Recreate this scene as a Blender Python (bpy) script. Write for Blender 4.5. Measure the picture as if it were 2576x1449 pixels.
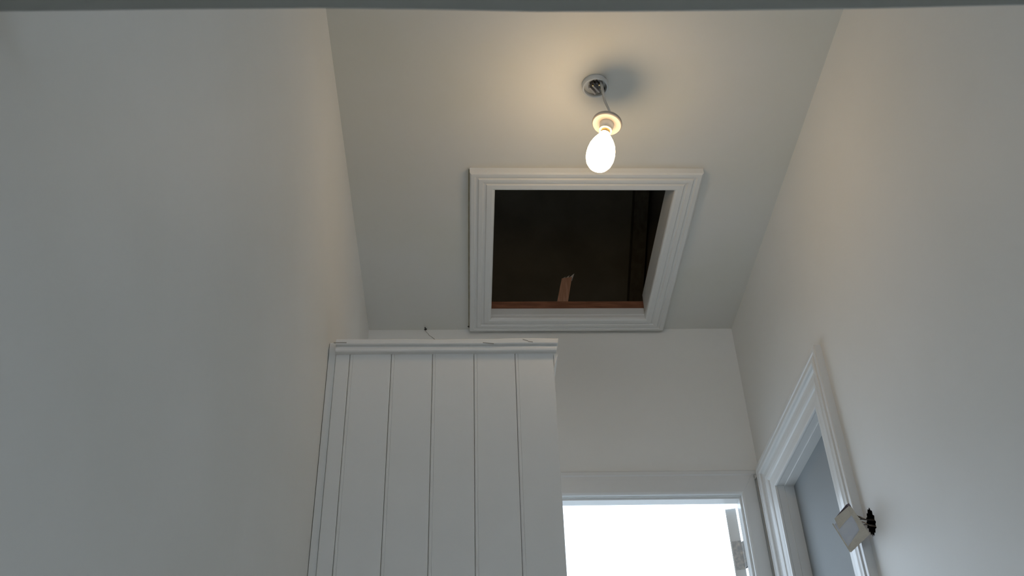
import bpy, bmesh, math, random
from mathutils import Vector, Matrix
random.seed(7)
for o in list(bpy.data.objects):
    bpy.data.objects.remove(o)
S = bpy.context.scene
C = S.collection
Z0 = 0.75                       # camera height; measured heights below are relative to it

# ---------------------------------------------------------------- camera
cam = bpy.data.cameras.new('camera')
cam.sensor_fit = 'HORIZONTAL'; cam.sensor_width = 36.0
cam.lens = 2601.7 / 2576 * 36.0
cam.clip_start = 0.02
cam.dof.use_dof = True; cam.dof.focus_distance = 2.6; cam.dof.aperture_fstop = 17.0
co = bpy.data.objects.new('camera', cam); C.objects.link(co)
rt = Vector((0.99906507, -0.03314147, -0.02776028)); up = Vector((0.00198079, -0.60636072, 0.79518725)); fw = Vector((0.04318641, 0.79449879, 0.60572816))
M = Matrix((( rt.x, up.x, -fw.x, 0), (rt.y, up.y, -fw.y, 0), (rt.z, up.z, -fw.z, Z0), (0, 0, 0, 1)))
co.matrix_world = M
S.camera = co

# ---------------------------------------------------------------- sky and exposure
world = bpy.data.worlds.new('overcast_sky'); S.world = world
world.use_nodes = True
bg = world.node_tree.nodes['Background']
bg.inputs['Color'].default_value = (0.70, 0.84, 1.0, 1)
bg.inputs['Strength'].default_value = 3.5
S.view_settings.view_transform = 'Standard'
S.view_settings.look = 'None'
S.view_settings.gamma = 1.0
S.view_settings.use_curve_mapping = False
S.view_settings.exposure = 0.0
S.cycles.use_denoising = True
S.cycles.max_bounces = 10; S.cycles.diffuse_bounces = 7; S.cycles.glossy_bounces = 4
BULB_STRENGTH = 31.0
BULB_COLOR = (1.0, 0.73, 0.43, 1)

def portal(name, loc, rot, sx, sy):
    l = bpy.data.lights.new(name, 'AREA'); l.shape = 'RECTANGLE'; l.size = sx; l.size_y = sy
    l.cycles.is_portal = True
    o = bpy.data.objects.new(name, l); C.objects.link(o); o.location = loc; o.rotation_euler = rot
portal('daylight_portal_doorway', (0.40, 2.70, 1.0), (math.radians(-90), 0, 0), 0.74, 2.06)
portal('daylight_portal_window', (0.2625, -1.86, 1.40), (math.radians(90), 0, 0), 0.74, 1.62)

# ---------------------------------------------------------------- materials
def mat(name, col, rough=0.6, spec=0.5, noise=0.0, nscale=6.0, bump=0.0, bscale=150.0, col2=None, emit=None, estr=0.0, metal=0.0, grain=None):
    m = bpy.data.materials.new(name); m.use_nodes = True
    nt = m.node_tree; b = nt.nodes['Principled BSDF']
    b.inputs['Base Color'].default_value = (*col, 1)
    b.inputs['Roughness'].default_value = rough
    b.inputs['Specular IOR Level'].default_value = spec
    b.inputs['Metallic'].default_value = metal
    tc = nt.nodes.new('ShaderNodeTexCoord')
    if col2 is not None:
        n = nt.nodes.new('ShaderNodeTexNoise'); n.inputs['Scale'].default_value = nscale; n.inputs['Detail'].default_value = 5
        if grain:
            mp = nt.nodes.new('ShaderNodeMapping'); mp.inputs['Scale'].default_value = grain
            nt.links.new(tc.outputs['Object'], mp.inputs['Vector']); nt.links.new(mp.outputs['Vector'], n.inputs['Vector'])
        else:
            nt.links.new(tc.outputs['Object'], n.inputs['Vector'])
        r = nt.nodes.new('ShaderNodeValToRGB')
        r.color_ramp.elements[0].position = 0.42; r.color_ramp.elements[1].position = 0.66
        r.color_ramp.elements[0].color = (*col, 1); r.color_ramp.elements[1].color = (*col2, 1)
        nt.links.new(n.outputs['Fac'], r.inputs['Fac']); nt.links.new(r.outputs['Color'], b.inputs['Base Color'])
    if bump:
        n2 = nt.nodes.new('ShaderNodeTexNoise'); n2.inputs['Scale'].default_value = bscale; n2.inputs['Detail'].default_value = 3
        nt.links.new(tc.outputs['Object'], n2.inputs['Vector'])
        bp = nt.nodes.new('ShaderNodeBump'); bp.inputs['Strength'].default_value = bump; bp.inputs['Distance'].default_value = 0.002
        nt.links.new(n2.outputs['Fac'], bp.inputs['Height']); nt.links.new(bp.outputs['Normal'], b.inputs['Normal'])
    if emit:
        b.inputs['Emission Color'].default_value = emit; b.inputs['Emission Strength'].default_value = estr
    return m

M_wall = mat('wall_paint', (0.74, 0.735, 0.71), 0.55, 0.35, col2=(0.76, 0.755, 0.735), nscale=3, bump=0.12, bscale=60)
M_ceil = mat('ceiling_paint', (0.67, 0.66, 0.625), 0.8, 0.2, col2=(0.65, 0.64, 0.58), nscale=2.2, bump=0.15, bscale=40)
M_trim = mat('gloss_trim_paint', (0.68, 0.68, 0.67), 0.26, 0.35, bump=0.05, bscale=35)
M_panel = mat('panel_paint', (0.73, 0.72, 0.70), 0.38, 0.45, bump=0.10, bscale=50, col2=(0.75, 0.735, 0.71), nscale=4)
M_hatch = mat('hatch_paint', (0.68, 0.68, 0.665), 0.45, 0.4, bump=0.05, bscale=50)
M_doorgrey = mat('grey_door_paint', (0.255, 0.27, 0.275), 0.6, 0.2, bump=0.06, bscale=60)
M_floor = mat('floor_boards', (0.52, 0.46, 0.38), 0.5, 0.4, col2=(0.58, 0.52, 0.44), nscale=5, grain=(6, 0.6, 1))
M_ground = mat('concrete_ground', (0.42, 0.42, 0.41), 0.9, 0.2, col2=(0.48, 0.48, 0.46), nscale=3, bump=0.3, bscale=80)
M_board = mat('dark_grey_board_paint', (0.37, 0.38, 0.36), 0.7, 0.25, bump=0.05, bscale=60)
M_joist = mat('red_brown_timber', (0.20, 0.085, 0.05), 0.8, 0.2, col2=(0.30, 0.13, 0.075), nscale=14, grain=(1, 8, 8))
M_stick = mat('brown_timber', (0.52, 0.28, 0.18), 0.8, 0.2, col2=(0.66, 0.38, 0.26), nscale=14, grain=(9, 9, 1))
M_splint = mat('pale_split_wood', (0.85, 0.80, 0.74), 0.8, 0.2, col2=(0.72, 0.66, 0.60), nscale=40)
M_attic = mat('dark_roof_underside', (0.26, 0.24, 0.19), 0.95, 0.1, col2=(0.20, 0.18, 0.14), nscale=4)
M_rafter = mat('dark_rafter', (0.17, 0.15, 0.115), 0.95, 0.1, col2=(0.14, 0.12, 0.09), nscale=9, grain=(8, 1, 8))  # rafters a darker brown than the roof underside
M_bulb = mat('lit_bulb_glass', (1, 0.95, 0.85), 0.3, 0.5, emit=BULB_COLOR, estr=BULB_STRENGTH)
M_plastic = mat('white_plastic', (0.44, 0.385, 0.34), 0.35, 0.5)
M_rose = mat('grey_plastic', (0.55, 0.56, 0.55), 0.4, 0.5)
M_dark = mat('dark_bakelite', (0.05, 0.042, 0.036), 0.5, 0.5)
M_brass = mat('brass', (0.62, 0.44, 0.20), 0.3, 0.5, metal=1.0)
M_steel = mat('paint_spotted_steel', (0.42, 0.42, 0.42), 0.45, 0.5, col2=(0.62, 0.58, 0.53), nscale=120)
M_cord = mat('grey_cable', (0.52, 0.50, 0.46), 0.5, 0.4)
M_wire = mat('dark_wire', (0.05, 0.045, 0.04), 0.5, 0.4)
M_copper = mat('dusty_copper_wire', (0.42, 0.31, 0.22), 0.45, 0.5, metal=0.5)
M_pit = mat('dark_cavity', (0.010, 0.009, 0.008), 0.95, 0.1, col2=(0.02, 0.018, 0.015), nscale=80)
M_tape = mat('masking_tape', (0.60, 0.55, 0.47), 0.7, 0.3, col2=(0.53, 0.48, 0.40), nscale=60, bump=0.5, bscale=250)
M_swface = mat('switch_plastic', (0.58, 0.60, 0.66), 0.4, 0.4, col2=(0.63, 0.64, 0.67), nscale=50)
M_swback = mat('purple_brown_switch_back', (0.10, 0.075, 0.095), 0.5, 0.4)
M_nail = mat('black_iron', (0.02, 0.018, 0.016), 0.6, 0.4)
M_crack = mat('crack_chip_grey', (0.33, 0.31, 0.28), 0.9, 0.1)  # dull grey for the hairline crack and the paint chips
M_glass = mat('window_glass', (1, 1, 1), 0.0, 0.5)
M_glass.node_tree.nodes['Principled BSDF'].inputs['Transmission Weight'].default_value = 1.0
M_glass.node_tree.nodes['Principled BSDF'].inputs['IOR'].default_value = 1.05

# ---------------------------------------------------------------- helpers
WL = {}
def link(o, parent, wloc):
    C.objects.link(o); WL[o.name] = Vector(wloc)
    if parent is not None:
        o.parent = parent; o.location = Vector(wloc) - WL[parent.name]
    else:
        o.location = wloc
    return o
def empty(name, loc):
    o = bpy.data.objects.new(name, None); o.empty_display_size = 0.05
    return link(o, None, loc)
def tag(o, label=None, cat=None, group=None, kind=None):
    if label: o['label'] = label
    if cat: o['category'] = cat
    if group: o['group'] = group
    if kind: o['kind'] = kind
    return o
def bm_obj(name, bm, m, parent=None, smooth=False):
    bmesh.ops.recalc_face_normals(bm, faces=bm.faces)
    vs = [v.co for v in bm.verts]
    lo = Vector((min(v.x for v in vs), min(v.y for v in vs), min(v.z for v in vs)))
    hi = Vector((max(v.x for v in vs), max(v.y for v in vs), max(v.z for v in vs)))
    org = Vector(((lo.x + hi.x) / 2, (lo.y + hi.y) / 2, lo.z))
    bmesh.ops.translate(bm, verts=bm.verts, vec=-org)
    me = bpy.data.meshes.new(name); bm.to_mesh(me); bm.free()
    me.materials.append(m)
    if smooth:
        for p in me.polygons: p.use_smooth = True
        try: me.set_sharp_from_angle(angle=math.radians(40))
        except Exception: pass
    return link(bpy.data.objects.new(name, me), parent, org)
def py_obj(name, verts, faces, m, parent=None, smooth=False):
    bm = bmesh.new(); vv = [bm.verts.new(v) for v in verts]
    for f in faces: bm.faces.new([vv[i] for i in f])
    return bm_obj(name, bm, m, parent, smooth)
def box_bm(x0, x1, y0, y1, z0, z1, bev=0.0, seg=2):
    bm = bmesh.new(); r = bmesh.ops.create_cube(bm, size=1)
    for v in r['verts']:
        v.co = Vector(((x0 + x1) / 2 + v.co.x * (x1 - x0), (y0 + y1) / 2 + v.co.y * (y1 - y0), (z0 + z1) / 2 + v.co.z * (z1 - z0)))
    if bev: bmesh.ops.bevel(bm, geom=bm.edges[:], offset=bev, segments=seg, affect='EDGES', profile=0.5)
    return bm
def box(name, x0, x1, y0, y1, z0, z1, m, parent=None, bev=0.0):
    return bm_obj(name, box_bm(x0, x1, y0, y1, z0, z1, bev), m, parent)
def slab(name, loops, to3, thick, m, parent=None):
    """Flat slab with holes: 2D loops (first = outline), to3(u, v) -> point, extruded by vector thick."""
    bm = bmesh.new(); edges = []
    for lp in loops:
        vv = [bm.verts.new(to3(u, v)) for u, v in lp]
        for i in range(len(vv)): edges.append(bm.edges.new((vv[i], vv[(i + 1) % len(vv)])))
    bmesh.ops.triangle_fill(bm, edges=edges, use_beauty=True, use_dissolve=False)
    ret = bmesh.ops.extrude_face_region(bm, geom=bm.faces[:])
    bmesh.ops.translate(bm, verts=[g for g in ret['geom'] if isinstance(g, bmesh.types.BMVert)], vec=thick)
    return bm_obj(name, bm, m, parent)
def lathe(name, prof, org, axis, m, parent=None, n=40, smooth=True):
    """prof: (radius, distance along axis)."""
    a = Vector(axis).normalized(); u = a.orthogonal().normalized(); w = a.cross(u); org = Vector(org)
    bm = bmesh.new(); rings = []
    for r, s in prof:
        if r < 1e-5: rings.append([bm.verts.new(org + a * s)])
        else: rings.append([bm.verts.new(org + a * s + (u * math.cos(2 * math.pi * k / n) + w * math.sin(2 * math.pi * k / n)) * r) for k in range(n)])
    for A, B in zip(rings, rings[1:]):
        for k in range(n):
            k2 = (k + 1) % n
            if len(A) == 1 and len(B) == 1: continue
            if len(A) == 1: bm.faces.new((A[0], B[k], B[k2]))
            elif len(B) == 1: bm.faces.new((A[k], B[0], A[k2]))
            else: bm.faces.new((A[k], B[k], B[k2], A[k2]))
    return bm_obj(name, bm, m, parent, smooth)
def tube(name, pts, r, m, parent=None, n=10):
    P = [Vector(p) for p in pts]
    Q = []
    for i in range(len(P) - 1):                       # Catmull-Rom
        p0, p1, p2, p3 = P[max(i - 1, 0)], P[i], P[i + 1], P[min(i + 2, len(P) - 1)]
        for k in range(6):
            t = k / 6
            Q.append(0.5 * ((2 * p1) + (p2 - p0) * t + (2 * p0 - 5 * p1 + 4 * p2 - p3) * t * t + (3 * p1 - p0 - 3 * p2 + p3) * t ** 3))
    Q.append(P[-1])
    bm = bmesh.new(); rings = []; u = None
    for i, p in enumerate(Q):
        d = (Q[min(i + 1, len(Q) - 1)] - Q[max(i - 1, 0)]).normalized()
        u = d.orthogonal().normalized() if u is None else (u - d * u.dot(d)).normalized()
        w = d.cross(u)
        rings.append([bm.verts.new(p + (u * math.cos(2 * math.pi * k / n) + w * math.sin(2 * math.pi * k / n)) * r) for k in range(n)])
    for A, B in zip(rings, rings[1:]):
        for k in range(n): bm.faces.new((A[k], A[(k + 1) % n], B[(k + 1) % n], B[k]))
    bm.faces.new(rings[0]); bm.faces.new(rings[-1][::-1])
    return bm_obj(name, bm, m, parent, True)
def prism(name, prof_a, prof_b, m, parent=None, smooth=False):
    """Loft between two matching closed 3D outlines (mitred mouldings)."""
    n = len(prof_a); vs = list(prof_a) + list(prof_b)
    fs = [tuple(range(n)), tuple(range(2 * n - 1, n - 1, -1))]
    for i in range(n):
        j = (i + 1) % n; fs.append((i, j, n + j, n + i))
    return py_obj(name, vs, fs, m, parent, smooth)
def rect(u0, u1, v0, v1): return [(u0, v0), (u1, v0), (u1, v1), (u0, v1)]

XL, XR, YB, YN, HC = -0.305, 0.830, 2.640, -1.80, 1.85 + Z0
CE = HC

# ---------------------------------------------------------------- the room shell
tag(box('floor', XL - .1, XR + .3, YN - .1, YB + .04, -0.06, 0.0, M_floor), 'pale timber floor of the narrow hall', 'floor', kind='structure')
tag(box('ground', -6, 7, YB + .041, 12, -0.16, -0.10, M_ground), 'pale concrete ground outside the doorway', 'ground', kind='structure')
# ceiling with the loft opening cut out
HX0, HX1, HY0, HY1 = 0.066, 0.553, 1.972, 2.565
tag(slab('ceiling', [rect(XL - .1, XR + .1, YN - .1, YB + .1), rect(HX0, HX1, HY0, HY1)], lambda u, v: (u, v, CE), Vector((0, 0, .014)), M_ceil),
    'matt off-white ceiling around the loft hatch', 'ceiling', kind='structure')
tag(slab('wall_left', [rect(YN - .1, YB + .04, -.06, CE)], lambda u, v: (XL, u, v), Vector((-.1, 0, 0)), M_wall),
    'plain off-white wall filling the left of the view', 'wall', kind='structure')
# right wall: doorway notch and a ragged hole where the switch was pulled out
RD_Y0, RD_Y1, RD_Z = 2.099, 2.503, 1.239 + Z0       # opening of the side door
hole = [(1.9515, .9150), (1.9580, .9125), (1.9620, .9160), (1.9660, .9085), (1.9715, .9110), (1.9735, .9035), (1.9800, .9045), (1.9790, .8975), (1.9855, .8950), (1.9815, .8900), (1.9870, .8850), (1.9800, .8810),
        (1.9825, .8740), (1.9760, .8720), (1.9765, .8640), (1.9700, .8655), (1.9690, .8570), (1.9640, .8610), (1.9610, .8555), (1.9570, .8620), (1.9520, .8590), (1.9480, .8660), (1.9405, .8650), (1.9420, .8730),
        (1.9360, .8760), (1.9405, .8830), (1.9370, .8900), (1.9435, .8950), (1.9420, .9030), (1.9480, .9070)]
hole = [(a, b + Z0) for a, b in hole]
wr_out = [(YN - .1, -.06), (RD_Y0 - .004, -.06), (RD_Y0 - .004, RD_Z + .004), (RD_Y1 + .004, RD_Z + .004), (RD_Y1 + .004, -.06), (YB + .04, -.06), (YB + .04, CE), (YN - .1, CE)]
wall_r = tag(slab('wall_right', [wr_out, hole], lambda u, v: (XR, u, v), Vector((.1, 0, 0)), M_wall),
    'plain off-white wall on the right with a torn hole beside the side door', 'wall', kind='structure')
pit = bmesh.new()
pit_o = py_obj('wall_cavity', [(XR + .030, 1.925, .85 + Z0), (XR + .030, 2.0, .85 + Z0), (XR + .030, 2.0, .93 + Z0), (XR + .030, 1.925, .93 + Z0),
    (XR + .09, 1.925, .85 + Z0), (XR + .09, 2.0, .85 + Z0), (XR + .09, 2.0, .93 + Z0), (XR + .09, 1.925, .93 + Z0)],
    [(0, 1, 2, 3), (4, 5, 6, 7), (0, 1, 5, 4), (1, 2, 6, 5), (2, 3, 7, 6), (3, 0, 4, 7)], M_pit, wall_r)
pit.free()
# ragged dark rim of broken plaster round the hole
rim_v, rim_f = [], []
hc = (sum(p[0] for p in hole) / len(hole), sum(p[1] for p in hole) / len(hole))
for i, (a, b) in enumerate(hole):
    for s, x in ((1.0, XR - .0002), (0.86 + .1 * random.random(), XR + .004), (0.9, XR + .03)):
        rim_v.append((x, hc[0] + (a - hc[0]) * s, hc[1] + (b - hc[1]) * s))
nh = len(hole)
for i in range(nh):
    j = (i + 1) % nh
    for k in range(2): rim_f.append((i * 3 + k, j * 3 + k, j * 3 + k + 1, i * 3 + k + 1))
tag(py_obj('broken_plaster', rim_v, rim_f, M_pit, wall_r), 'near-black torn plaster rim')

# back wall with the doorway
FD_X0, FD_X1, FD_Z = 0.045, 0.762, 1.271 + Z0
wb_out = [(XL - .1, -.06), (FD_X0 - .006, -.06), (FD_X0 - .006, FD_Z + .006), (FD_X1 + .006, FD_Z + .006), (FD_X1 + .006, -.06), (XR + .1, -.06), (XR + .1, CE), (XL - .1, CE)]
wall_b = tag(slab('wall_back', [wb_out], lambda u, v: (u, YB, v), Vector((0, .036, 0)), M_wall),
    'off-white end wall above the bright doorway', 'wall', kind='structure')
# a hairline crack running down from the nail
crk = [(-.131, 1.8485), (-.128, 1.842), (-.122, 1.836), (-.118, 1.829), (-.111, 1.824), (-.105, 1.818), (-.099, 1.812)]
cv, cf = [], []
for i, (x, z) in enumerate(crk):
    w = .0003 + .0012 * i / 6
    for dx, dy in ((-w, 0.0), (w, 0.0), (w, -.0006), (-w, -.0006)): cv.append((x + dx, YB + dy, z + Z0))
for i in range(len(crk) - 1):
    for k in range(4): cf.append((i * 4 + k, i * 4 + (k + 1) % 4, i * 4 + 4 + (k + 1) % 4, i * 4 + 4 + k))
tag(py_obj('crack', cv, cf, M_crack, wall_b), 'dark hairline crack in the plaster')
# unseen wall behind the viewer; its window is added and sized for daylight
WX0, WX1, WZ0, WZ1 = -0.15, 0.675, 0.55, 2.25
tag(slab('wall_rear', [rect(XL - .1, XR + .1, -.06, CE), rect(WX0, WX1, WZ0, WZ1)], lambda u, v: (u, YN, v), Vector((0, -.1, 0)), M_wall),
    'off-white wall behind the viewer with an added window', 'wall', kind='structure')
win = tag(empty('added_window', ((WX0 + WX1) / 2, YN - .05, WZ0)), 'unseen white framed window added behind the viewer for daylight', 'window', kind='structure')
slab('window_frame', [rect(WX0, WX1, WZ0, WZ1), rect(WX0 + .04, WX1 - .04, WZ0 + .04, WZ1 - .04)], lambda u, v: (u, YN - .03, v), Vector((0, -.05, 0)), M_trim, win)
box('window_pane', WX0 + .04, WX1 - .04, YN - .058, YN - .054, WZ0 + .04, WZ1 - .04, M_glass, win)

# ---------------------------------------------------------------- the loft above the hatch
LZ = CE + .014
loft = tag(empty('roof_space', (0.3, 2.6, LZ)), 'dark unlit roof space seen through the loft hatch', 'loft', kind='structure')
def loft_part(name, vs, fs, m): return py_obj(name, vs, fs, m, loft)
x0, x1, y0, y1 = -2.2, 2.8, -2.0, 3.25; ze, zr = CE + .22, CE + 1.7; ym = 0.9
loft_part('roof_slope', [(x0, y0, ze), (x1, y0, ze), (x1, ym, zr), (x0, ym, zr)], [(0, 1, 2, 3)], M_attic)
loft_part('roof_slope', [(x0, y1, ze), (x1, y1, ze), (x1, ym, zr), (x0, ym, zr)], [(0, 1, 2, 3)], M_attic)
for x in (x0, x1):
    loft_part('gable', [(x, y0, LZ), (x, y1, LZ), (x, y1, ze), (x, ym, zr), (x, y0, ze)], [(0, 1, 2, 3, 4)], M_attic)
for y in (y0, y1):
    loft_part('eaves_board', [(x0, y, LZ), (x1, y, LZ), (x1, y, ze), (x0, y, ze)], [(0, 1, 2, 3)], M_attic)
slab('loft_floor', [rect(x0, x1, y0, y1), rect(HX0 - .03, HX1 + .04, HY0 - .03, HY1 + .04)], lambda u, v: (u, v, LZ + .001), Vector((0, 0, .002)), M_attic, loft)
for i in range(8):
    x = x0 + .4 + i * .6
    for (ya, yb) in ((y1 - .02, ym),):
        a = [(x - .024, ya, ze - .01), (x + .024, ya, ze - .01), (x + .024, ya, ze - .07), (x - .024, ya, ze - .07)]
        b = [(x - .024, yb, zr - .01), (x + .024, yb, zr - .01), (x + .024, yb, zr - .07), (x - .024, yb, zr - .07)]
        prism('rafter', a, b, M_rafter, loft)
# the trimmer joist and a broken batten standing behind it
tag(box('trimmer_joist', HX0 - .30, HX1 + .35, 2.562, 2.600, 1.868 + Z0, 1.9015 + Z0, M_joist, loft, .0015), 'red-brown timber edge above the hatch lining')
stk = tag(empty('broken_batten', (0.296, 2.620, LZ + .003)), 'brown splintered batten leaning up inside the dark loft hatch', 'batten')
ba = [(.268, 2.606, LZ + .003), (.304, 2.606, LZ + .003), (.304, 2.622, LZ + .003), (.268, 2.622, LZ + .003)]
bb = [(.303, 2.612, 2.030 + Z0), (.336, 2.612, 2.036 + Z0), (.336, 2.628, 2.036 + Z0), (.303, 2.628, 2.030 + Z0)]
prism('batten', ba, bb, M_stick, stk)
for (xa, xb, z1, tilt) in ((.303, .312, 2.040, .004), (.312, .323, 2.046, .006), (.322, .337, 2.053, .008)):
    prism('splinter', [(xa, 2.6125, 2.028 + Z0), (xb, 2.6125, 2.030 + Z0), (xb, 2.626, 2.030 + Z0), (xa, 2.626, 2.028 + Z0)],
          [(xb - .004 + tilt, 2.616, z1 + Z0 - .004), (xb + tilt, 2.616, z1 + Z0), (xb + tilt, 2.621, z1 + Z0), (xb - .004 + tilt, 2.621, z1 + Z0 - .004)], M_splint, stk)

# ---------------------------------------------------------------- loft hatch lining and architrave
hatch = tag(empty('loft_hatch', (0.307, 2.27, CE)), 'open square loft hatch with moulded white surround in the ceiling', 'loft hatch')
PH = [(0, 0), (0, .016), (.004, .0195), (.013, .020), (.016, .0165), (.021, .0165), (.024, .020), (.034, .020), (.037, .0165), (.042, .0165), (.045, .0195), (.058, .0200), (.064, .0175), (.066, .013), (.066, 0)]
def frame4(profile, W, u0, u1, v0, v1, to3, sides, m, parent, name, lims=None, vbase=None):
    """Mitred moulding round an opening u0..u1 x v0..v1. profile = (distance from outer edge, projection)."""
    for s in sides:
        A, B = [], []
        for w, p in profile:
            d = W - w
            if s == 'top': a, b = (u0 - d, v1 + d), (u1 + d, v1 + d)
            elif s == 'bottom': a, b = (u0 - d, v0 - d), (u1 + d, v0 - d)
            elif s == 'left': a, b = (u0 - d, (v0 - d) if vbase is None else vbase), (u0 - d, v1 + d)
            else: a, b = (u1 + d, (v0 - d) if vbase is None else vbase), (u1 + d, v1 + d)
            A.append(to3(a[0], a[1], p)); B.append(to3(b[0], b[1], p))
        prism(name, A, B, m, parent)
frame4(PH, .066, .0725, .543, 1.985, 2.559, lambda u, v, p: (u, v, CE - p), ('left', 'right', 'top', 'bottom'), M_hatch, hatch, 'architrave')
box('lining_board', .5435, .556, 1.970, 2.556, CE - .004, 1.920 + Z0, M_hatch, hatch, .001)
box('lining_board', .055, .0675, 1.970, 2.556, CE - .004, 1.900 + Z0, M_hatch, hatch, .001)
box('lining_board', .0675, .5435, 2.5565, 2.570, CE - .004, 1.8705 + Z0, M_hatch, hatch, .001)
box('lining_board', .0675, .5435, 1.968, 1.980, CE - .004, 1.900 + Z0, M_hatch, hatch, .001)

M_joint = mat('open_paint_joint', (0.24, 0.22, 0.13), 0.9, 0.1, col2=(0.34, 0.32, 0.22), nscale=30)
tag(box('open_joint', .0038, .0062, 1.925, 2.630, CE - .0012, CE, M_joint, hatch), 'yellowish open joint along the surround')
lathe('joint_gap', [(0, 0), (.0034, .0002), (.0030, .0018), (0, .0022)], (.004, 2.622, CE), (0, 0, -1), M_nail, hatch, 12)

# ---------------------------------------------------------------- end doorway with its open door leaf
door1 = tag(empty('door_1', ((FD_X0 + FD_X1) / 2, YB, 0)), 'white framed doorway at the end of the hall open to bright daylight', 'doorway', kind='structure')
PF = [(0, 0), (0, .009), (.003, .012), (.013, .0125), (.0165, .010), (.030, .011), (.066, .012), (.070, .011), (.073, .009), (.073, 0)]
frame4(PF, .0725, FD_X0 - .006, .768, 0, 1.2796 + Z0, lambda u, v, p: (u, YB - p, v), ('top',), M_trim, door1, 'architrave')
frame4(PF[:1] + PF[1:], .0725, FD_X0 - .006, .768, 0, 1.2796 + Z0, lambda u, v, p: (min(u, XR - .0195), YB - p, v), ('right',), M_trim, door1, 'architrave', vbase=0)
frame4(PF, .0725, FD_X0 - .006, .768, 0, 1.2796 + Z0, lambda u, v, p: (u, YB - p, v), ('left',), M_trim, door1, 'architrave', vbase=0)
box('door_lining', FD_X0 - .006, FD_X1 + .006, YB + .0055, YB + .038, FD_Z, FD_Z + .0058, M_trim, door1)
box('door_lining', FD_X1, FD_X1 + .0058, YB + .0055, YB + .038, 0, FD_Z, M_trim, door1)
box('door_lining', FD_X0 - .0058, FD_X0, YB + .0055, YB + .038, 0, FD_Z, M_trim, door1)
# leaf: hinge stile edge towards the hall, swung outwards
ang = math.radians(15.5)
dv = Vector((math.sin(ang), math.cos(ang), 0)); nv = Vector((math.cos(ang), -math.sin(ang), 0))
hp = Vector((.7306, 2.6985, 0)); th = .0300; lw = .72; zt = 1.264 + Z0
def leafpt(s, t, z): return tuple(hp + nv * t + dv * s + Vector((0, 0, z)))
def leafbox(name, s0, s1, t0, t1, z0, z1, m, par, bev=.0):
    bm = bmesh.new(); vs = [bm.verts.new(leafpt(s, t, z)) for z in (z0, z1) for s, t in ((s0, t0), (s1, t0), (s1, t1), (s0, t1))]
    for f in ((0, 1, 2, 3), (7, 6, 5, 4), (0, 4, 5, 1), (1, 5, 6, 2), (2, 6, 7, 3), (3, 7, 4, 0)): bm.faces.new([vs[i] for i in f])
    if bev: bmesh.ops.bevel(bm, geom=bm.edges[:], offset=bev, segments=2, affect='EDGES', profile=.5)
    return bm_obj(name, bm, m, par)
leaf = tag(leafbox('door_leaf', 0, lw, 0, th, .012, zt, M_trim, door1, .001), 'open door leaf seen edge-on')
tag(leafbox('hinge', -.0018, .0, .004, th, 1.083 + Z0, 1.166 + Z0, M_steel, leaf), 'paint-spotted steel hinge')
hg = Vector(leafpt(-.004, th + .004, 0))
for z0, z1 in ((1.087, 1.111), (1.1115, 1.1345), (1.135, 1.160)):
    lathe('hinge_knuckle', [(0, 0), (.0046, 0), (.0050, .001), (.0050, (z1 - z0) - .001), (.0046, z1 - z0), (0, z1 - z0)], (hg.x, hg.y, z0 + Z0), (0, 0, 1), M_steel, leaf, 16)
bmh = box_bm(.7600, .7640, 2.679, 2.6965, 1.087 + Z0, 1.160 + Z0)
tag(bm_obj('hinge_plate', bmh, M_steel, door1), 'steel hinge plate on the frame')

# ---------------------------------------------------------------- side door in the right wall
door2 = tag(empty('door_2', (XR, (RD_Y0 + RD_Y1) / 2, 0)), 'closed grey side door in a heavy white moulded frame', 'door', kind='structure')
PR = [(0, 0), (0, .016), (.0025, .018), (.012, .0185), (.0145, .0165), (.0185, .0165), (.0215, .0195), (.030, .0200), (.0345, .0175), (.036, .0125),
      (.041, .0095), (.047, .0105), (.058, .0128), (.068, .0118), (.0725, .0100), (.075, .0072), (.090, .0062), (.104, .0066), (.108, .0058), (.109, .003), (.109, 0)]
frame4(PR, .109, RD_Y0, RD_Y1, 0, RD_Z, lambda u, v, p: (XR - p, min(u, YB - .0135), v), ('top',), M_trim, door2, 'architrave')
frame4(PR, .109, RD_Y0, RD_Y1, 0, RD_Z, lambda u, v, p: (XR - p, u, v), ('left',), M_trim, door2, 'architrave', vbase=0)
frame4(PR, .109, RD_Y0, RD_Y1, 0, RD_Z, lambda u, v, p: (XR - p, u, v), ('right',), M_trim, door2, 'architrave', vbase=0)
for nm, xa, xb, q in (('door_lining', XR + .0005, XR + .0185, .0), ('door_stop', XR + .0185, XR + .0435, .003)):
    box(nm, xa, xb, RD_Y0 - .0038, RD_Y1 + .0038, RD_Z - q, RD_Z + .0038, M_trim, door2)
    box(nm, xa, xb, RD_Y1 - q, RD_Y1 + .0038, 0, RD_Z - q, M_trim, door2)
    box(nm, xa, xb, RD_Y0 - .0038, RD_Y0 + q, 0, RD_Z - q, M_trim, door2)
tag(box('door_leaf', XR + .0437, XR + .080, RD_Y0 - .0036, RD_Y1 + .0036, .008, RD_Z + .0036, M_doorgrey, door2), 'flat mid-grey door leaf')

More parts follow.
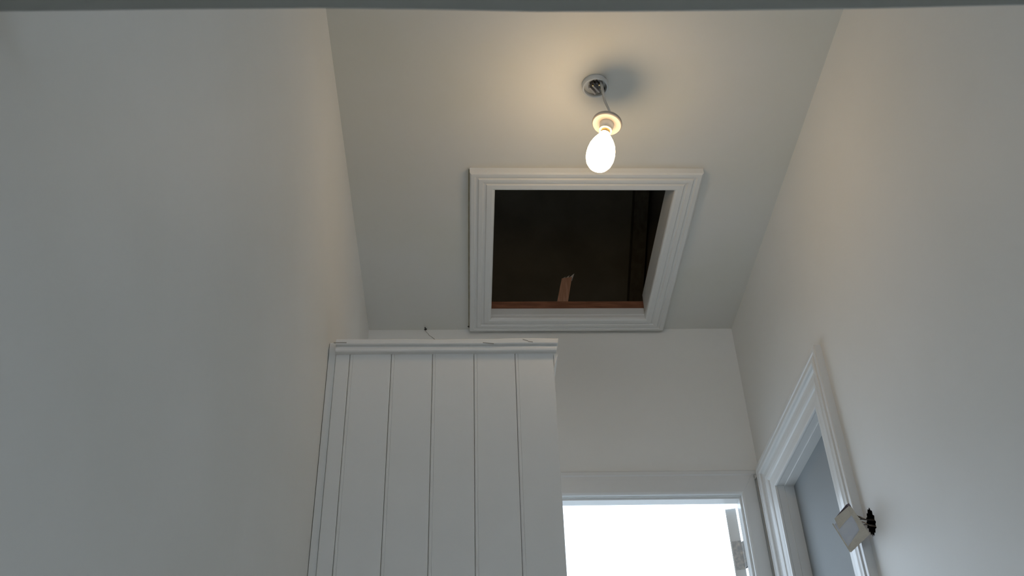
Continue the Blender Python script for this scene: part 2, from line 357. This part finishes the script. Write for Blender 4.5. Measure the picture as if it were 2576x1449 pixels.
# ---------------------------------------------------------------- boarded cupboard against the left wall
PY = 1.900; PXR = 0.190; PT = 1.266 + Z0
cup = tag(empty('boarded_cupboard', ((XL + PXR) / 2, 2.12, 0)), 'white tongue-and-groove boarded cupboard with moulded cap against the left wall', 'cupboard')
seams = [-.288, -.257, -.1665, -.0765, .0140, .1045, PXR]
for i in range(6):
    a, b = seams[i] + .0004, seams[i + 1] - .0004
    yo = random.uniform(-.0006, .0006)
    first = i == 0
    if not first:
        pr = [(a, PY + .014), (a, PY + .0016), (a + .0010, PY + .0005), (a + .0025, PY + .0001), (a + .0048, PY + .0003), (a + .0055, PY + .0009), (a + .0062, PY + .0009), (a + .0070, PY)]
    else:
        pr = [(a, PY + .014), (a, PY + .0012), (a + .0012, PY)]
    if i < 5: pr += [(b - .0008, PY), (b, PY + .0009), (b, PY + .014)]
    else: pr += [(b - .002, PY), (b, PY + .002), (b, PY + .014)]
    prism('plank', [(x, y + yo, .0) for x, y in pr], [(x, y + yo, PT + .006) for x, y in pr], M_panel, cup)
box('scribe_strip', XL + .001, -.2885, PY + .004, PY + .016, 0, 1.300 + Z0, M_panel, cup, .001)
box('side_panel', PXR - .014, PXR - .0005, PY + .0142, 2.345, 0, PT + .006, M_panel, cup)
box('back_panel', XL + .001, PXR - .0145, 2.333, 2.345, 0, PT + .006, M_panel, cup)
box('top_panel', XL + .001, PXR, PY + .0165, 2.345, PT + .0065, PT + .020, M_panel, cup)
# cap moulding: lower fillet and upper lip, slightly wavering with old paint
capp = [(.0, PT), (.0095, PT), (.0122, PT + .0018), (.0132, PT + .0060), (.0128, PT + .0100), (.0098, PT + .0120), (.0098, PT + .0138), (.0160, PT + .0148), (.0178, PT + .0165), (.0180, PT + .0260), (.0165, PT + .0285), (.0, PT + .029)]
bm = bmesh.new(); rings = []
N = 26
for i in range(N + 1):
    f = i / N; x = -.2872 + f * (.1985 + .2872)
    wz = .0006 * math.sin(f * 9.3) + .0004 * math.sin(f * 23 + 1) + .0012 * max(0, f - .55)
    wy = .0004 * math.sin(f * 14 + 2)
    ring = []
    for (p, z) in capp:
        k = (z - PT) / .029
        xx = x
        if i == N: xx = x - .003 * (1 - k) + (.0 if z < PT + .0118 else .002)
        ring.append(bm.verts.new((xx, PY - .0004 - p - (wy if p > .01 else 0), z + wz * k)))
    rings.append(ring)
for A, B in zip(rings, rings[1:]):
    for k in range(len(capp)): bm.faces.new((A[k], A[(k + 1) % len(capp)], B[(k + 1) % len(capp)], B[k]))
bm.faces.new(rings[0]); bm.faces.new(rings[-1][::-1])
cap = tag(bm_obj('cap_moulding', bm, M_panel, cup), 'two-step cap moulding along the top')
# return of the moulding down the free side
prism('side_moulding', [(PXR + .0002, PY - .0, PT - .034), (PXR + .0095, PY - .0, PT - .002), (PXR + .0002, PY - .0, PT - .002)],
      [(PXR + .0002, 2.345, PT - .034), (PXR + .0095, 2.345, PT - .002), (PXR + .0002, 2.345, PT - .002)], M_panel, cup)
# chips of missing paint on the cap
for (x, z, l, t, sl) in ((.128, .0235, .006, .0012, -.35), (.139, .0195, .005, .0012, -.15), (.046, .0165, .012, .0008, -.12), (-.278, .0190, .014, .0012, 0)):
    vs = []
    for sx in (-1, 1):
        for sz in (-1, 1): vs.append((x + sx * l, PY - .0188, PT + z + sx * l * sl + sz * t))
    vs2 = [(a, b + .001, c) for a, b, c in vs]
    tag(py_obj('paint_chip', vs + vs2, [(0, 1, 3, 2), (4, 5, 7, 6), (0, 1, 5, 4), (1, 3, 7, 5), (3, 2, 6, 7), (2, 0, 4, 6)], M_crack, cap), 'dark chip in the paint')

# ---------------------------------------------------------------- pendant lamp
RX, RY = 0.301, 1.636
lamp = tag(empty('pendant_lamp', (RX, RY, CE)), 'bare lit bulb in a white flanged holder hanging from an uncovered ceiling rose', 'pendant lamp')
rose = lathe('ceiling_rose', [(0, 0), (.0300, 0), (.0310, .002), (.0310, .013), (.0300, .0145), (.0270, .0145), (.0262, .013), (.0262, .004), (0, .004)], (RX, RY, CE), (0, 0, -1), M_rose, lamp, 48)
def orient_box(name, c, ax, ay, az, sx, sy, sz, m, par, bev=.0):
    bm = bmesh.new(); r = bmesh.ops.create_cube(bm, size=1)
    c, ax, ay, az = Vector(c), Vector(ax), Vector(ay), Vector(az)
    for v in r['verts']: v.co = c + ax * v.co.x * sx + ay * v.co.y * sy + az * v.co.z * sz
    if bev: bmesh.ops.bevel(bm, geom=bm.edges[:], offset=bev, segments=2, affect='EDGES', profile=.5)
    return bm_obj(name, bm, m, par)
da = math.radians(50); d1 = Vector((math.cos(da), math.sin(da), 0)); d2 = Vector((-math.sin(da), math.cos(da), 0)); dz = Vector((0, 0, 1))
orient_box('terminal_block', Vector((RX - .004, RY - .006, CE - .008)), d1, d2, dz, .018, .012, .009, M_dark, rose, .001)
orient_box('terminal_block', Vector((RX + .011, RY - .003, CE - .009)), d1, d2, dz, .034, .006, .010, M_dark, rose, .001)
orient_box('terminal_strip', Vector((RX - .006, RY + .010, CE - .009)), d1, d2, dz, .026, .005, .010, M_plastic, rose, .001)
orient_box('terminal_strip', Vector((RX + .001, RY + .002, CE - .010)), d1, d2, dz, .030, .004, .011, M_plastic, rose, .001)
for (dx, dy) in ((-.007, -.009), (.014, .002), (.008, -.010)):
    lathe('terminal_screw', [(0, 0), (.0022, 0), (.0022, .003), (.0016, .0036), (0, .0036)], (RX + dx, RY + dy, CE - .0125), (0, 0, -1), M_brass, rose, 12)
ax = Vector((-.222, 0, -.975)).normalized()
H0 = Vector((.318, RY, 1.716 + Z0))
def along(s): return H0 + ax * s
top = along(-.030)
tube('cable', [(RX + .012, RY - .012, CE - .006), (RX + .014, RY - .008, CE - .03), (RX + .018, RY - .003, CE - .06), tuple(top - ax * .012), tuple(top + ax * .006)], .0028, M_cord, lamp)
tube('cable', [(RX + .016, RY - .008, CE - .006), (RX + .017, RY - .005, CE - .03), (RX + .020, RY - .001, CE - .06), tuple(top - ax * .012 + Vector((.002, .003, 0))), tuple(top + ax * .006 + Vector((.002, .002, 0)))], .0020, M_cord, lamp)
hold = lathe('lamp_holder', [(0, -.030), (.006, -.030), (.0085, -.027), (.0125, -.022), (.0145, -.014), (.020, -.010), (.0300, -.0085), (.0335, -.007), (.0345, -.003), (.0340, .001), (.0320, .003), (.0270, .0025), (.0200, .0005), (.0165, .0005), (.0160, .002)], H0, ax, M_plastic, lamp, 56)
lathe('holder_collar', [(.0160, .001), (.0160, .010), (.0150, .012), (.0150, .022), (.0135, .0235), (.0, .0235)], H0, ax, M_rose, hold, 40)
bulb = tag(lathe('light_bulb', [(.0118, .034), (.0135, .040), (.0175, .048), (.0235, .060), (.0285, .074), (.0310, .088), (.0318, .100), (.0310, .112), (.0280, .124), (.0225, .1335), (.0150, .1395), (.0070, .1425), (0, .143)], H0, ax, M_bulb, lamp, 48),
           'glowing warm white bulb')
lathe('bulb_cap', [(0, .0236), (.0112, .0236), (.0112, .0345), (.0, .0345)], H0, ax, M_brass, bulb, 32)

# ---------------------------------------------------------------- pulled-out light switch taped over
sw = tag(empty('light_switch', (.785, 1.9615, .8712 + Z0)), 'taped-up light switch hanging off the right wall on bare wires', 'light switch')
P = [Vector(p) + Vector((0, 0, Z0)) for p in ((0.7843, 1.9335, 0.9082), (0.7554, 1.9762, 0.8905), (0.7831, 1.9909, 0.8357), (0.814, 1.9466, 0.853))]
nrm = (P[0] - P[1]).cross(P[2] - P[1]).normalized()
if nrm.dot(Vector((-.62, -.62, -.48))) < 0: nrm = -nrm
ctr = sum(P, Vector()) / 4
def swq(a, b):           # bilinear in the plate: a from edge P1-P2 to P0-P3, b from P1-P0 (top) to P2-P3 (bottom)
    return (P[1] * (1 - a) + P[0] * a) * (1 - b) + (P[2] * (1 - a) + P[3] * a) * b
def swplate(name, quad, d0, d1, m, par, bev=.0008):
    bm = bmesh.new(); lo = [bm.verts.new(swq(*c) + nrm * d0) for c in quad]; hi = [bm.verts.new(swq(*c) + nrm * d1) for c in quad]
    n = len(quad); bm.faces.new(lo[::-1]); bm.faces.new(hi)
    for i in range(n): bm.faces.new((lo[i], lo[(i + 1) % n], hi[(i + 1) % n], hi[i]))
    if bev: bmesh.ops.bevel(bm, geom=bm.edges[:], offset=bev, segments=2, affect='EDGES', profile=.5)
    return bm_obj(name, bm, m, par)
plate = swplate('switch_plate', [(.02, .04), (.98, .02), (.97, .97), (.03, .99)], -.007, .0, M_swface, sw, .0012)
swplate('switch_back', [(.16, -.10), (.86, -.16), (.86, .80), (.16, .86)], -.024, -.0075, M_swback, sw, .001)
def tape(quad, d): 
    return tag(swplate('masking_tape', quad, d, d + .0006, M_tape, sw, 0), 'strip of cream masking tape')
tape([(.18, -.09), (.98, -.06), (1.0, .20), (.50, .22), (.12, .26)], .0003)
tape([(.86, -.02), (1.03, -.01), (1.04, 1.0), (.70, 1.02), (.84, .5)], .0009)
tape([(.0, .86), (.6, .74), (1.04, .64), (1.02, 1.0), (.04, 1.04)], .0015)
tape([(-.01, -.01), (.03, -.01), (.06, 1.0), (.0, 1.02)], .0008)
bp = ctr - nrm * .022
hx = Vector((XR + .02, 1.960, .885 + Z0))
for i, (a, b, m) in enumerate((((.9, .25), (0, .006, .012), M_wire), ((.97, .35), (0, .002, .005), M_copper), ((.93, .45), (0, -.004, .000), M_wire), ((.98, .56), (0, .004, -.008), M_copper), ((.95, .66), (0, -.006, -.012), M_wire))):
    p0 = swq(*a) - nrm * .009; p3 = hx + Vector(b)
    mid = (p0 + p3) / 2 + Vector((-.004, .006 - .003 * i, -.004 + .003 * (i % 3)))
    tube('wire', [p0, p0 * .7 + mid * .3 + Vector((.0, .002, .002)), mid, p3], .0010, m, sw, 8)

# ---------------------------------------------------------------- nail in the ceiling corner
nail = tag(empty('nail', (-.131, 2.626, CE)), 'tiny black nail stub at the ceiling edge above the cupboard', 'nail')
lathe('nail_shank', [(0, -.004), (.0016, -.004), (.0018, .008), (.0, .008)], (-.131, 2.627, CE), (.25, -.15, -1), M_nail, nail, 12)
lathe('nail_head', [(0, .007), (.0040, .0072), (.0044, .0084), (.0030, .0100), (0, .0105)], (-.131, 2.627, CE), (.25, -.15, -1), M_nail, nail, 14)

# ---------------------------------------------------------------- dark board spanning the hall just overhead
ed = [(XL, .4292), (-.297, .429), (-.197, .4262), (-.095, .4240), (-.019, .4243), (.045, .4252), (.100, .4245), (.162, .4230), (.266, .4200), (.364, .4160), (.55, .410), (XR, .402)]
zb = .546 + Z0
bm = bmesh.new(); rings = []
for x, y in ed:
    pr = [(.20, 0), (y - .004, 0), (y, .004), (y, .026), (y - .004, .030), (.20, .030)]
    rings.append([bm.verts.new((x, a, zb + b)) for a, b in pr])
for A, B in zip(rings, rings[1:]):
    for k in range(6): bm.faces.new((A[k], A[(k + 1) % 6], B[(k + 1) % 6], B[k]))
bm.faces.new(rings[0]); bm.faces.new(rings[-1][::-1])
tag(bm_obj('shelf_board', bm, M_board), 'dark grey board spanning wall to wall along the top of the view', 'board')
